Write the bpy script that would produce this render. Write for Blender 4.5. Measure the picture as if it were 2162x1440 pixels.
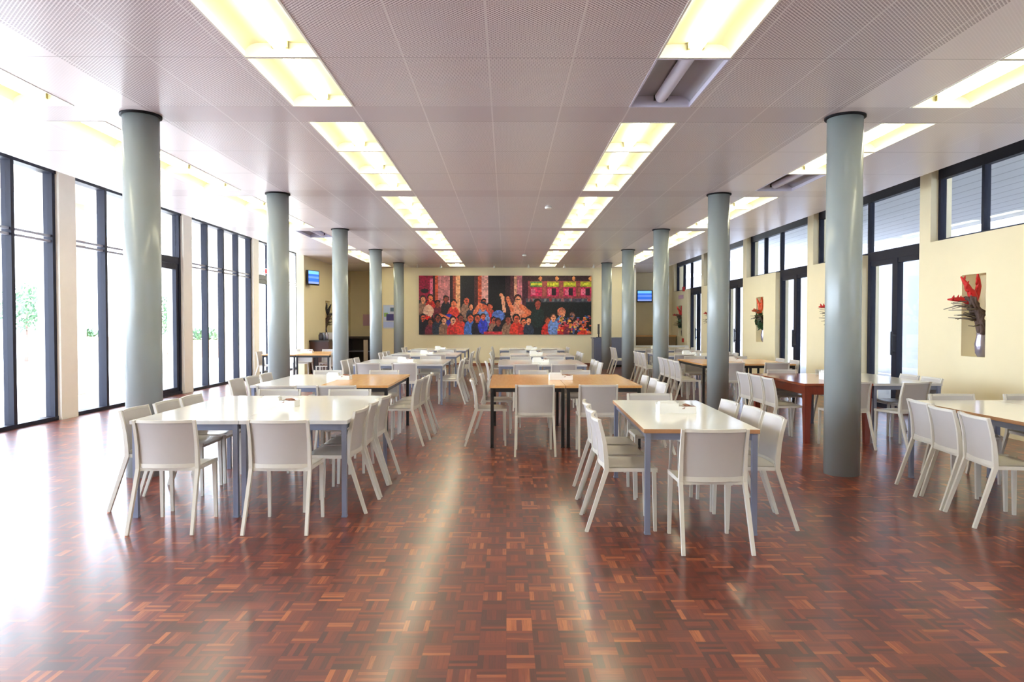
import bpy, math, random
import numpy as np
from math import sin, cos, pi, radians
from mathutils import Vector, Matrix

for o in list(bpy.data.objects):
    bpy.data.objects.remove(o)
S = bpy.context.scene
COL = S.collection

# ------------------------------------------------------------ camera, sky, sun, exposure
EYE = 1.47
cam_d = bpy.data.cameras.new('camera')
cam_d.lens = 1500 / 2162 * 36
cam_d.sensor_width = 36
cam_d.clip_end = 300
cam = bpy.data.objects.new('camera', cam_d)
cam.location = (0, 0, EYE)
cam.rotation_euler = (radians(90 - 1.337), 0, radians(-0.458))
COL.objects.link(cam)
S.camera = cam

world = bpy.data.worlds.new('sky')
S.world = world
world.use_nodes = True
wn = world.node_tree
bg = wn.nodes['Background']
bg.inputs['Color'].default_value = (0.74, 0.84, 1.0, 1)
bg.inputs['Strength'].default_value = 15.0

sun_d = bpy.data.lights.new('sun', 'SUN')
sun_d.energy = 16.0
sun_d.color = (1.0, 0.95, 0.86)
sun_d.angle = radians(0.6)
sun = bpy.data.objects.new('sun', sun_d)
sun.rotation_euler = Vector((-0.35, 0.55, -0.76)).to_track_quat('-Z', 'Y').to_euler()
COL.objects.link(sun)

LAMP = 11.5            # brightness of the fluorescent diffusers
S.view_settings.view_transform = 'Standard'
S.view_settings.look = 'None'
S.view_settings.exposure = 0.2
S.view_settings.gamma = 1.0
S.view_settings.use_curve_mapping = False

# ------------------------------------------------------------ room measures (metres)
CEIL = 3.49
TOP = 4.05             # slab above the window pockets
XL, XR = -6.90, 6.50   # inner faces of the side walls
CEL, CER = -5.93, 5.65  # where the suspended ceiling stops
YB = 25.3              # back wall
YF = -3.0              # wall behind the camera
BAY = 4.13
ROWS = [(-4.55, -4.00), (-1.97, -1.42), (1.15, 1.70), (3.77, 4.32)]

# ------------------------------------------------------------ materials
M = {}


def srgb(r, g, b):
    f = lambda c: (c / 255 / 12.92) if c / 255 <= 0.04045 else ((c / 255 + 0.055) / 1.055) ** 2.4
    return (f(r), f(g), f(b), 1)


def mat(name, col, rough=0.5, metal=0.0, spec=0.5, coat=0.0, coat_r=0.1, noise=0.0, nscale=8, bump=0.0, emit=None, es=0):
    m = bpy.data.materials.new(name)
    m.use_nodes = True
    nt = m.node_tree
    b = nt.nodes['Principled BSDF']
    b.inputs['Base Color'].default_value = col
    b.inputs['Roughness'].default_value = rough
    b.inputs['Metallic'].default_value = metal
    b.inputs['Specular IOR Level'].default_value = spec
    b.inputs['Coat Weight'].default_value = coat
    b.inputs['Coat Roughness'].default_value = coat_r
    if noise or bump:
        tc = nt.nodes.new('ShaderNodeTexCoord')
        n = nt.nodes.new('ShaderNodeTexNoise')
        n.inputs['Scale'].default_value = nscale
        n.inputs['Detail'].default_value = 4
        nt.links.new(tc.outputs['Object'], n.inputs['Vector'])
        if noise:
            r = nt.nodes.new('ShaderNodeMix')
            r.data_type = 'RGBA'
            r.inputs[6].default_value = tuple(c * (1 - noise) for c in col[:3]) + (1,)
            r.inputs[7].default_value = tuple(min(1, c * (1 + noise)) for c in col[:3]) + (1,)
            nt.links.new(n.outputs['Fac'], r.inputs[0])
            nt.links.new(r.outputs[2], b.inputs['Base Color'])
        if bump:
            bp = nt.nodes.new('ShaderNodeBump')
            bp.inputs['Strength'].default_value = bump
            bp.inputs['Distance'].default_value = 0.01
            nt.links.new(n.outputs['Fac'], bp.inputs['Height'])
            nt.links.new(bp.outputs['Normal'], b.inputs['Normal'])
    if emit:
        b.inputs['Emission Color'].default_value = emit
        b.inputs['Emission Strength'].default_value = es
    M[name] = m
    return m


mat('cream', srgb(244, 230, 191), 0.6, noise=0.03, nscale=3)
mat('white_trim', srgb(232, 230, 222), 0.45, noise=0.03)
mat('pier', srgb(238, 230, 216), 0.55, noise=0.03)
mat('chair', srgb(214, 209, 198), 0.30, noise=0.02, nscale=20)
mat('chair_panel', srgb(190, 184, 180), 0.38, noise=0.02, nscale=20)
mat('column', srgb(150, 158, 156), 0.25, spec=0.6, noise=0.03, nscale=5)
mat('collar', srgb(16, 16, 22), 0.6, spec=0.2)
mat('pale_edge', srgb(205, 203, 202), 0.4)
mat('frame', srgb(22, 25, 42), 0.5, spec=0.3, noise=0.05, nscale=15)
mat('rail', srgb(150, 152, 165), 0.35, metal=0.3)
mat('laminate', srgb(244, 242, 234), 0.12, spec=0.5, noise=0.015)
mat('ply_edge', srgb(176, 128, 88), 0.5, noise=0.1, nscale=60)
mat('grey_metal', srgb(128, 134, 156), 0.35, metal=0.2, noise=0.04)
mat('black_metal', srgb(22, 22, 28), 0.4)
mat('napkin', srgb(246, 246, 242), 0.5)
mat('sachet', srgb(150, 95, 70), 0.6, noise=0.3, nscale=60)
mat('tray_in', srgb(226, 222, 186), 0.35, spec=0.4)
mat('tray_unlit_tone', srgb(150, 148, 160), 0.3, spec=0.6)  # same tray as the lit fixtures, its missing lamplight painted as grey
mat('tube_unlit_tone', srgb(205, 202, 220), 0.3)  # duller, cooler tone painted on diffuser and frame where the lamp is off
mat('diffuser', (1, 1, 0.95, 1), 0.3, emit=(1.0, 0.95, 0.71, 1), es=LAMP)
mat('brass', srgb(150, 140, 90), 0.3, metal=0.6)
mat('bark', srgb(98, 78, 70), 0.8, noise=0.6, nscale=30)
mat('red_flower', srgb(215, 40, 38), 0.45, noise=0.25, nscale=20)
mat('orange_flower', srgb(232, 90, 40), 0.45, noise=0.25, nscale=20)
mat('leaf', srgb(60, 92, 60), 0.5, noise=0.35, nscale=12)
mat('vase', srgb(175, 168, 185), 0.12, metal=0.6)
mat('vase_dark', srgb(46, 40, 48), 0.3)
mat('twig', srgb(120, 108, 92), 0.7)
mat('black_plastic', srgb(20, 20, 24), 0.35)
mat('steel', srgb(120, 124, 145), 0.35, metal=0.4, noise=0.05)
mat('dark_wood', srgb(80, 48, 38), 0.4, noise=0.2, nscale=10)
mat('dark_counter', srgb(62, 52, 48), 0.4, noise=0.1)
mat('tan_front', srgb(140, 115, 85), 0.5, noise=0.08)
mat('skirting', srgb(140, 80, 56), 0.4, noise=0.1)
mat('paper', srgb(225, 225, 240), 0.7)
mat('paper_pink', srgb(214, 172, 190), 0.7)
mat('red_box', srgb(200, 48, 44), 0.5)
mat('paving', srgb(225, 222, 215), 0.8, noise=0.06, nscale=1.2)
mat('ext_lilac', srgb(196, 198, 210), 0.8, noise=0.03)
mat('ext_white', srgb(235, 234, 230), 0.8, noise=0.03)
mat('ext_peach', srgb(224, 208, 190), 0.8, noise=0.03)
mat('planter', srgb(200, 150, 110), 0.8, noise=0.1)
mat('detector', srgb(235, 235, 230), 0.4)
mat('holder_unlit_tone', srgb(30, 26, 30), 0.6)  # lamp holders of switched-off fixtures, lack of light painted in as near-black


def glass(name, tint, rmin=0.04):
    m = bpy.data.materials.new(name)
    m.use_nodes = True
    nt = m.node_tree
    nt.nodes.clear()
    out = nt.nodes.new('ShaderNodeOutputMaterial')
    mix = nt.nodes.new('ShaderNodeMixShader')
    tr = nt.nodes.new('ShaderNodeBsdfTransparent')
    gl = nt.nodes.new('ShaderNodeBsdfGlossy')
    lw = nt.nodes.new('ShaderNodeLayerWeight')      # grazing-angle reflection, the same from both sides
    lw.inputs['Blend'].default_value = 0.5
    p5 = nt.nodes.new('ShaderNodeMath')
    p5.operation = 'POWER'
    p5.inputs[1].default_value = 5.0
    fr = nt.nodes.new('ShaderNodeMath')
    fr.operation = 'MULTIPLY_ADD'
    fr.inputs[1].default_value = 0.9
    fr.inputs[2].default_value = 0.04
    nt.links.new(lw.outputs['Facing'], p5.inputs[0])
    nt.links.new(p5.outputs[0], fr.inputs[0])
    tr.inputs['Color'].default_value = tint
    gl.inputs['Roughness'].default_value = 0.02
    nt.links.new(fr.outputs[0], mix.inputs[0])
    nt.links.new(tr.outputs[0], mix.inputs[1])
    nt.links.new(gl.outputs[0], mix.inputs[2])
    nt.links.new(mix.outputs[0], out.inputs[0])
    M[name] = m


glass('glass', (0.96, 0.98, 1.0, 1))
glass('glass_right', (0.90, 0.93, 0.97, 1))


def wood(name, c1, c2, scale=(2, 30, 30), rough=0.25):
    m = mat(name, c1, rough, spec=0.5)
    nt = m.node_tree
    b = nt.nodes['Principled BSDF']
    tc = nt.nodes.new('ShaderNodeTexCoord')
    mp = nt.nodes.new('ShaderNodeMapping')
    mp.inputs['Scale'].default_value = scale
    n = nt.nodes.new('ShaderNodeTexNoise')
    n.inputs['Scale'].default_value = 1.5
    n.inputs['Detail'].default_value = 5
    mx = nt.nodes.new('ShaderNodeMix')
    mx.data_type = 'RGBA'
    mx.inputs[6].default_value = c1
    mx.inputs[7].default_value = c2
    nt.links.new(tc.outputs['Object'], mp.inputs[0])
    nt.links.new(mp.outputs[0], n.inputs['Vector'])
    nt.links.new(n.outputs['Fac'], mx.inputs[0])
    nt.links.new(mx.outputs[2], b.inputs['Base Color'])


wood('beech', srgb(212, 150, 88), srgb(232, 180, 118), (25, 2, 25), 0.2)
wood('mahogany', srgb(120, 48, 28), srgb(168, 84, 50), (25, 2, 25), 0.15)
wood('mahogany_leg', srgb(110, 40, 26), srgb(140, 58, 38), (25, 25, 2), 0.3)


def mnode(nt, op, a=None, b=None, c=None):
    n = nt.nodes.new('ShaderNodeMath')
    n.operation = op
    for i, v in enumerate((a, b, c)):
        if v is None:
            continue
        if isinstance(v, (int, float)):
            n.inputs[i].default_value = v
        else:
            nt.links.new(v, n.inputs[i])
    return n.outputs[0]


def parquet():
    m = mat('parquet', (0.2, 0.05, 0.02, 1), 0.45, spec=0.5, coat=0.62, coat_r=0.18)
    nt = m.node_tree
    b = nt.nodes['Principled BSDF']
    tc = nt.nodes.new('ShaderNodeTexCoord')
    sep = nt.nodes.new('ShaderNodeSeparateXYZ')
    nt.links.new(tc.outputs['Object'], sep.inputs[0])
    s = 0.125
    u = mnode(nt, 'DIVIDE', sep.outputs[0], s)
    v = mnode(nt, 'DIVIDE', sep.outputs[1], s)
    iu = mnode(nt, 'FLOOR', u)
    iv = mnode(nt, 'FLOOR', v)
    fu = mnode(nt, 'FRACT', u)
    fv = mnode(nt, 'FRACT', v)
    par = mnode(nt, 'FLOORED_MODULO', mnode(nt, 'ADD', iu, iv), 2)   # 0 or 1
    # across = fu when par else fv
    across = mnode(nt, 'ADD', mnode(nt, 'MULTIPLY', fu, par), mnode(nt, 'MULTIPLY', fv, mnode(nt, 'SUBTRACT', 1, par)))
    along = mnode(nt, 'ADD', mnode(nt, 'MULTIPLY', fv, par), mnode(nt, 'MULTIPLY', fu, mnode(nt, 'SUBTRACT', 1, par)))
    a5 = mnode(nt, 'MULTIPLY', across, 5)
    k = mnode(nt, 'FLOOR', a5)
    cmb = nt.nodes.new('ShaderNodeCombineXYZ')
    nt.links.new(iu, cmb.inputs[0])
    nt.links.new(iv, cmb.inputs[1])
    nt.links.new(k, cmb.inputs[2])
    wnz = nt.nodes.new('ShaderNodeTexWhiteNoise')
    wnz.noise_dimensions = '3D'
    nt.links.new(cmb.outputs[0], wnz.inputs['Vector'])
    cmb2 = nt.nodes.new('ShaderNodeCombineXYZ')
    nt.links.new(iu, cmb2.inputs[0])
    nt.links.new(iv, cmb2.inputs[1])
    wn2 = nt.nodes.new('ShaderNodeTexWhiteNoise')
    wn2.noise_dimensions = '3D'
    nt.links.new(cmb2.outputs[0], wn2.inputs['Vector'])
    mixv = mnode(nt, 'ADD', mnode(nt, 'MULTIPLY', wnz.outputs['Value'], 0.72), mnode(nt, 'MULTIPLY', wn2.outputs['Value'], 0.28))
    # grain along the finger
    mp = nt.nodes.new('ShaderNodeCombineXYZ')
    nt.links.new(mnode(nt, 'MULTIPLY', along, 0.8), mp.inputs[0])
    nt.links.new(mnode(nt, 'MULTIPLY', a5, 3.0), mp.inputs[1])
    nt.links.new(mnode(nt, 'MULTIPLY', wnz.outputs['Value'], 50), mp.inputs[2])
    gn = nt.nodes.new('ShaderNodeTexNoise')
    gn.inputs['Scale'].default_value = 1.6
    gn.inputs['Detail'].default_value = 3
    nt.links.new(mp.outputs[0], gn.inputs['Vector'])
    val = mnode(nt, 'ADD', mixv, mnode(nt, 'MULTIPLY', mnode(nt, 'SUBTRACT', gn.outputs['Fac'], 0.5), 0.35))
    cr = nt.nodes.new('ShaderNodeValToRGB')
    e = cr.color_ramp.elements
    e[0].position = 0.10
    e[0].color = srgb(74, 30, 24)
    e[1].position = 0.98
    e[1].color = srgb(176, 98, 54)
    for p, c in ((0.32, srgb(96, 38, 28)), (0.58, srgb(114, 47, 31)), (0.80, srgb(130, 58, 35))):
        x = e.new(p)
        x.color = c
    nt.links.new(val, cr.inputs[0])
    # joints
    d1 = mnode(nt, 'ABSOLUTE', mnode(nt, 'SUBTRACT', mnode(nt, 'FRACT', a5), 0.5))
    j1 = mnode(nt, 'GREATER_THAN', d1, 0.465)
    d2 = mnode(nt, 'ABSOLUTE', mnode(nt, 'SUBTRACT', along, 0.5))
    j2 = mnode(nt, 'GREATER_THAN', d2, 0.49)
    jj = mnode(nt, 'MAXIMUM', j1, j2)
    mx = nt.nodes.new('ShaderNodeMix')
    mx.data_type = 'RGBA'
    nt.links.new(mnode(nt, 'MULTIPLY', jj, 0.35), mx.inputs[0])
    nt.links.new(cr.outputs[0], mx.inputs[6])
    mx.inputs[7].default_value = srgb(45, 18, 14)
    # slow wear
    wr = nt.nodes.new('ShaderNodeTexNoise')
    wr.inputs['Scale'].default_value = 0.7
    wr.inputs['Detail'].default_value = 3
    nt.links.new(tc.outputs['Object'], wr.inputs['Vector'])
    hs = nt.nodes.new('ShaderNodeHueSaturation')
    nt.links.new(mnode(nt, 'ADD', 0.78, mnode(nt, 'MULTIPLY', wr.outputs['Fac'], 0.44)), hs.inputs['Value'])
    nt.links.new(mx.outputs[2], hs.inputs['Color'])
    nt.links.new(hs.outputs[0], b.inputs['Base Color'])
    nt.links.new(mnode(nt, 'ADD', 0.40, mnode(nt, 'MULTIPLY', wnz.outputs['Value'], 0.06)), b.inputs['Roughness'])
    bp = nt.nodes.new('ShaderNodeBump')
    bp.inputs['Strength'].default_value = 0.05
    bp.inputs['Distance'].default_value = 0.002
    nt.links.new(mnode(nt, 'ADD', mnode(nt, 'MULTIPLY', wnz.outputs['Value'], 0.6), mnode(nt, 'MULTIPLY', jj, -1)), bp.inputs['Height'])
    nt.links.new(bp.outputs['Normal'], b.inputs['Normal'])


parquet()


def ceiling_mat():
    m = mat('ceiling_panels', srgb(228, 220, 222), 0.30, spec=0.5)
    nt = m.node_tree
    b = nt.nodes['Principled BSDF']
    tc = nt.nodes.new('ShaderNodeTexCoord')
    sep = nt.nodes.new('ShaderNodeSeparateXYZ')
    nt.links.new(tc.outputs['Object'], sep.inputs[0])
    x, y = sep.outputs[0], sep.outputs[1]
    # perforation: two interleaved square grids of round holes
    p = 0.030

    def holes(ox):
        fx = mnode(nt, 'SUBTRACT', mnode(nt, 'FRACT', mnode(nt, 'ADD', mnode(nt, 'DIVIDE', x, p), ox)), 0.5)
        fy = mnode(nt, 'SUBTRACT', mnode(nt, 'FRACT', mnode(nt, 'ADD', mnode(nt, 'DIVIDE', y, p), ox)), 0.5)
        d = mnode(nt, 'SQRT', mnode(nt, 'ADD', mnode(nt, 'MULTIPLY', fx, fx), mnode(nt, 'MULTIPLY', fy, fy)))
        return mnode(nt, 'LESS_THAN', d, 0.27)
    h = mnode(nt, 'MAXIMUM', holes(0.0), holes(0.5))
    # plain strips over the column lines and outside the columns
    by = mnode(nt, 'FLOORED_MODULO', mnode(nt, 'SUBTRACT', y, 6.65), BAY)
    plain_y = mnode(nt, 'LESS_THAN', by, 0.485)
    xc = mnode(nt, 'ABSOLUTE', mnode(nt, 'ADD', x, 0.115))
    plain_x = mnode(nt, 'GREATER_THAN', xc, 3.27)
    perf = mnode(nt, 'MULTIPLY', h, mnode(nt, 'SUBTRACT', 1, mnode(nt, 'MAXIMUM', plain_x, mnode(nt, 'MULTIPLY', plain_y, 0.8))))
    outer_h = mnode(nt, 'MULTIPLY', mnode(nt, 'MULTIPLY', h, plain_x), 0.12)
    hv = mnode(nt, 'MULTIPLY', mnode(nt, 'ADD', perf, outer_h), 0.80)
    # joints: lengthwise every .645, crosswise at fixture ends
    lx = mnode(nt, 'FRACT', mnode(nt, 'DIVIDE', mnode(nt, 'ADD', x, 1.42), 0.6425))
    jx = mnode(nt, 'LESS_THAN', mnode(nt, 'ABSOLUTE', mnode(nt, 'SUBTRACT', lx, 0.5)), 0.0)
    jx = mnode(nt, 'GREATER_THAN', mnode(nt, 'ABSOLUTE', mnode(nt, 'SUBTRACT', lx, 0.5)), 0.489)
    ty = mnode(nt, 'FLOORED_MODULO', mnode(nt, 'SUBTRACT', by, 0.485), 1.215)
    jy = mnode(nt, 'GREATER_THAN', mnode(nt, 'ABSOLUTE', mnode(nt, 'SUBTRACT', mnode(nt, 'DIVIDE', ty, 1.215), 0.5)), 0.4945)
    mx = nt.nodes.new('ShaderNodeMix')
    mx.data_type = 'RGBA'
    nt.links.new(hv, mx.inputs[0])
    mb = nt.nodes.new('ShaderNodeMix')
    mb.data_type = 'RGBA'
    nt.links.new(mnode(nt, 'MULTIPLY', plain_y, mnode(nt, 'SUBTRACT', 1, mnode(nt, 'MULTIPLY', plain_x, 0.7))), mb.inputs[0])
    mb.inputs[6].default_value = srgb(234, 226, 228)
    mb.inputs[7].default_value = srgb(196, 184, 188)
    nt.links.new(mb.outputs[2], mx.inputs[6])
    mx.inputs[7].default_value = srgb(112, 90, 102)
    m2 = nt.nodes.new('ShaderNodeMix')
    m2.data_type = 'RGBA'
    nt.links.new(mnode(nt, 'MULTIPLY', jx, 0.45), m2.inputs[0])
    nt.links.new(mx.outputs[2], m2.inputs[6])
    m2.inputs[7].default_value = srgb(244, 240, 240)
    m3 = nt.nodes.new('ShaderNodeMix')
    m3.data_type = 'RGBA'
    nt.links.new(mnode(nt, 'MULTIPLY', jy, 0.45), m3.inputs[0])
    nt.links.new(m2.outputs[2], m3.inputs[6])
    m3.inputs[7].default_value = srgb(110, 95, 100)
    nt.links.new(m3.outputs[2], b.inputs['Base Color'])


ceiling_mat()


def canopy_mat():
    m = mat('canopy', srgb(215, 214, 212), 0.7)
    nt = m.node_tree
    b = nt.nodes['Principled BSDF']
    tc = nt.nodes.new('ShaderNodeTexCoord')
    sep = nt.nodes.new('ShaderNodeSeparateXYZ')
    nt.links.new(tc.outputs['Object'], sep.inputs[0])
    f = mnode(nt, 'FRACT', mnode(nt, 'DIVIDE', sep.outputs[0], 0.45))
    j = mnode(nt, 'LESS_THAN', f, 0.12)
    mx = nt.nodes.new('ShaderNodeMix')
    mx.data_type = 'RGBA'
    nt.links.new(j, mx.inputs[0])
    mx.inputs[6].default_value = srgb(212, 211, 210)
    mx.inputs[7].default_value = srgb(178, 177, 180)
    nt.links.new(mx.outputs[2], b.inputs['Base Color'])


canopy_mat()


def attr_mat(name, rough=0.5, emit=0.0):
    m = mat(name, (1, 1, 1, 1), rough)
    nt = m.node_tree
    b = nt.nodes['Principled BSDF']
    a = nt.nodes.new('ShaderNodeAttribute')
    a.attribute_name = 'paint'
    nt.links.new(a.outputs['Color'], b.inputs['Base Color'])
    if emit:
        nt.links.new(a.outputs['Color'], b.inputs['Emission Color'])
        b.inputs['Emission Strength'].default_value = emit
    return m


attr_mat('painted', 0.45)
attr_mat('screen', 0.2, 0.9)


# ------------------------------------------------------------ mesh helpers
class MB:
    def __init__(s):
        s.v, s.f, s.mi, s.sm = [], [], [], []

    def face(s, idx, mi=0, smooth=False):
        s.f.append(idx)
        s.mi.append(mi)
        s.sm.append(smooth)

    def box(s, x0, x1, y0, y1, z0, z1, mi=0, R=None):
        n = len(s.v)
        for z in (z0, z1):
            for x, y in ((x0, y0), (x1, y0), (x1, y1), (x0, y1)):
                p = Vector((x, y, z))
                s.v.append(tuple(R @ p) if R is not None else tuple(p))
        mis = mi if isinstance(mi, (list, tuple)) else [mi] * 6    # bottom, top, 4 sides
        for q, m_ in zip(((0, 3, 2, 1), (4, 5, 6, 7), (0, 1, 5, 4), (1, 2, 6, 5), (2, 3, 7, 6), (3, 0, 4, 7)), mis):
            s.face(tuple(n + i for i in q), m_)
        return s

    def sweep(s, pts, w, d, side=Vector((1, 0, 0)), mi=0):
        """rectangular bar along pts; w, d lists or numbers: size along 'side' and across it"""
        n0 = len(s.v)
        P = [Vector(p) for p in pts]
        N = len(P)
        for i, p in enumerate(P):
            t = (P[min(i + 1, N - 1)] - P[max(i - 1, 0)]).normalized()
            a = (side - t * side.dot(t)).normalized()
            b = t.cross(a)
            ww = (w[i] if isinstance(w, (list, tuple)) else w) / 2
            dd = (d[i] if isinstance(d, (list, tuple)) else d) / 2
            for sx, sy in ((-1, -1), (1, -1), (1, 1), (-1, 1)):
                s.v.append(tuple(p + a * ww * sx + b * dd * sy))
        for i in range(N - 1):
            for k in range(4):
                a0 = n0 + i * 4 + k
                a1 = n0 + i * 4 + (k + 1) % 4
                s.face((a0, a1, a1 + 4, a0 + 4), mi)
        s.face((n0 + 3, n0 + 2, n0 + 1, n0), mi)
        e = n0 + (N - 1) * 4
        s.face((e, e + 1, e + 2, e + 3), mi)
        return s

    def tube(s, pts, r, seg=8, mi=0):
        n0 = len(s.v)
        P = [Vector(p) for p in pts]
        N = len(P)
        up = Vector((0.13, 0.21, 0.97))
        for i, p in enumerate(P):
            t = (P[min(i + 1, N - 1)] - P[max(i - 1, 0)]).normalized()
            a = t.cross(up)
            if a.length < 1e-3:
                a = t.cross(Vector((1, 0, 0)))
            a.normalize()
            b = t.cross(a)
            rr = r[i] if isinstance(r, (list, tuple)) else r
            for k in range(seg):
                an = 2 * pi * k / seg
                s.v.append(tuple(p + a * cos(an) * rr + b * sin(an) * rr))
        for i in range(N - 1):
            for k in range(seg):
                a0 = n0 + i * seg + k
                a1 = n0 + i * seg + (k + 1) % seg
                s.face((a0, a0 + seg, a1 + seg, a1), mi, True)
        s.face(tuple(n0 + k for k in range(seg)), mi)
        e = n0 + (N - 1) * seg
        s.face(tuple(e + seg - 1 - k for k in range(seg)), mi)
        return s

    def lathe(s, prof, seg=24, c=(0, 0, 0), mi=0):
        n0 = len(s.v)
        for r, z in prof:
            for k in range(seg):
                an = 2 * pi * k / seg
                s.v.append((c[0] + r * cos(an), c[1] + r * sin(an), c[2] + z))
        for i in range(len(prof) - 1):
            for k in range(seg):
                a0 = n0 + i * seg + k
                a1 = n0 + i * seg + (k + 1) % seg
                s.face((a0, a1, a1 + seg, a0 + seg), mi, True)
        s.face(tuple(n0 + seg - 1 - k for k in range(seg)), mi)
        e = n0 + (len(prof) - 1) * seg
        s.face(tuple(e + k for k in range(seg)), mi)
        return s

    def grid(s, fn, nu, nv, mi=0, smooth=True):
        n0 = len(s.v)
        for j in range(nv + 1):
            for i in range(nu + 1):
                s.v.append(tuple(fn(i / nu, j / nv)))
        for j in range(nv):
            for i in range(nu):
                a = n0 + j * (nu + 1) + i
                s.face((a, a + 1, a + nu + 2, a + nu + 1), mi, smooth)
        return s

    def build(s, name, mats, parent=None, bevel=0):
        me = bpy.data.meshes.new(name)
        me.from_pydata(s.v, [], s.f)
        if not isinstance(mats, (list, tuple)):
            mats = [mats]
        for m_ in mats:
            me.materials.append(M[m_])
        me.polygons.foreach_set('material_index', s.mi)
        me.polygons.foreach_set('use_smooth', s.sm)
        me.update()
        o = bpy.data.objects.new(name, me)
        COL.objects.link(o)
        if parent:
            o.parent = parent
        if bevel:
            b = o.modifiers.new('bevel', 'BEVEL')
            b.width = bevel
            b.segments = 2
            b.limit_method = 'ANGLE'
        return o


def box(*a, **k):
    return MB().box(*a, **k)


def tag(o, label, cat=None, group=None, kind=None):
    o['label'] = label
    if cat:
        o['category'] = cat
    if group:
        o['group'] = group
    if kind:
        o['kind'] = kind
    return o


def empty(name, loc, rz=0, label=None, cat=None, group=None):
    o = bpy.data.objects.new(name, None)
    o.empty_display_size = 0.1
    COL.objects.link(o)
    o.location = loc
    o.rotation_euler = (0, 0, rz)
    if label:
        tag(o, label, cat, group)
    return o


KIDS = {}


def copy_tree(o, parent=None):
    c = o.copy()
    COL.objects.link(c)
    c.parent = parent
    for ch in list(o.children):
        copy_tree(ch, c)
    return c


# ------------------------------------------------------------ setting: floor, walls, ceiling
tag(box(-7.1, 6.9, YF, 28.2, -0.12, 0).build('floor', 'parquet'), 'polished reddish brown parquet floor in small basket weave squares', 'floor', kind='structure')

# suspended ceiling with gaps for the lights
cm = MB()
xs = [CEL] + [v for r in ROWS for v in r] + [CER]
for i in range(0, len(xs), 2):
    cm.box(xs[i], xs[i + 1], YF, 27.9, CEIL, CEIL + 0.03)
fix_y = []
for k in range(-2, 5):
    y0 = 7.135 + BAY * k
    for j in range(3):
        a = y0 + 1.215 * j
        if a + 1.2 < 25.2 and a > -1.2:
            fix_y.append(a)
for (x0, x1) in ROWS:
    y = YF
    for a in fix_y:
        cm.box(x0, x1, y, a + 0.02, CEIL, CEIL + 0.03)
        y = a + 1.195
    cm.box(x0, x1, y, 27.9, CEIL, CEIL + 0.03)
# edge upstands
cm.box(CEL, CEL + 0.02, YF, 27.9, CEIL + 0.03, CEIL + 0.15)
cm.box(CER - 0.02, CER, YF, 27.9, CEIL + 0.03, CEIL + 0.15)
tag(cm.build('ceiling', 'ceiling_panels'), 'perforated pale metal panel ceiling', 'ceiling', kind='structure')
tag(box(-7.4, 7.0, YF - 0.2, 28.4, TOP, TOP + 0.3).build('ceiling', 'ext_white'), 'upper slab above the window pockets', 'ceiling', kind='structure')

# back wall with side recesses
bw = MB()
bw.box(-4.6, 4.62, YB, YB + 0.25, 0, CEIL)
bw.box(-4.6, -4.45, YB + 0.25, 27.2, 0, CEIL)
bw.box(4.5, 4.62, YB + 0.25, 27.8, 0, CEIL)
bw.box(-6.05, -4.6, 27.1, 27.3, 0, TOP)
bw.box(4.62, 7.0, 27.8, 28.0, 0, TOP)
tag(bw.build('wall_back', 'cream'), 'cream back wall carrying the long painting', 'wall', kind='structure')
tag(box(4.62, 6.5, YB, YB + 0.14, 0, 0.66).build('trim_1', 'cream'), 'low cream wall in front of the right-hand recess', 'wall', kind='structure')
tag(box(4.62, 6.5, YB - 0.03, YB + 0.2, 0.66, 0.72).build('trim_2', 'white_trim'), 'white ledge on the low wall', 'ledge', kind='structure')
tag(box(4.55, 4.62, YB - 0.02, YB, 0.0, CEIL).build('trim_3', 'white_trim'), 'white jamb beside the right recess', 'trim', kind='structure')
tag(box(-4.6, 4.62, YB - 0.02, YB, 0, 0.09).build('baseboard_back', 'skirting'), 'brown skirting board along back wall', 'baseboard', kind='structure')
tag(box(-7.4, 7.0, YF - 0.2, YF, 0, TOP).build('wall_front', 'cream'), 'cream wall behind the viewer', 'wall', kind='structure')

# side wall at far left, with a niche
lw = MB()
ny0, ny1, nz0, nz1 = 23.35, 23.95, 1.02, 2.25
lw.box(-6.15, -5.93, 20.9, ny0, 0, TOP)
lw.box(-6.15, -5.93, ny1, 27.3, 0, TOP)
lw.box(-6.15, -5.93, ny0, ny1, 0, nz0)
lw.box(-6.15, -5.93, ny0, ny1, nz1, TOP)
lw.box(-6.2, -6.15, ny0 - .1, ny1 + .1, nz0 - .1, nz1 + .1)
tag(lw.build('wall_left', 'cream'), 'cream side wall past the last left windows', 'wall', kind='structure')
tag(box(-7.1, -6.2, 23.95, 24.15, 0, TOP).build('wall_left', 'pier'), 'short end wall closing the window bay', 'wall', kind='structure')

# ---- left glazed wall
GLX = -6.98
PIER_L = [(-1.42 + 4.18 * k, -1.0 + 4.18 * k) for k in range(0, 7)]      # 6.94..7.36, 11.1.., 15.3.., 19.5..
PIER_L = [(10.98 + 4.185 * k, 11.40 + 4.185 * k) for k in range(-3, 3)]
for i, (a, b) in enumerate(PIER_L):
    tag(box(-7.2, -6.85, a, b, 0, TOP).build('trim_%d' % (4 + i), 'pier'), 'pale plastered pier between window bays', 'pier', kind='structure')
wn_ = [0]
dn_ = [0]
LABL = ['behind the viewer', 'beside the viewer', 'nearest', 'second', 'third', 'farthest']


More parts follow.
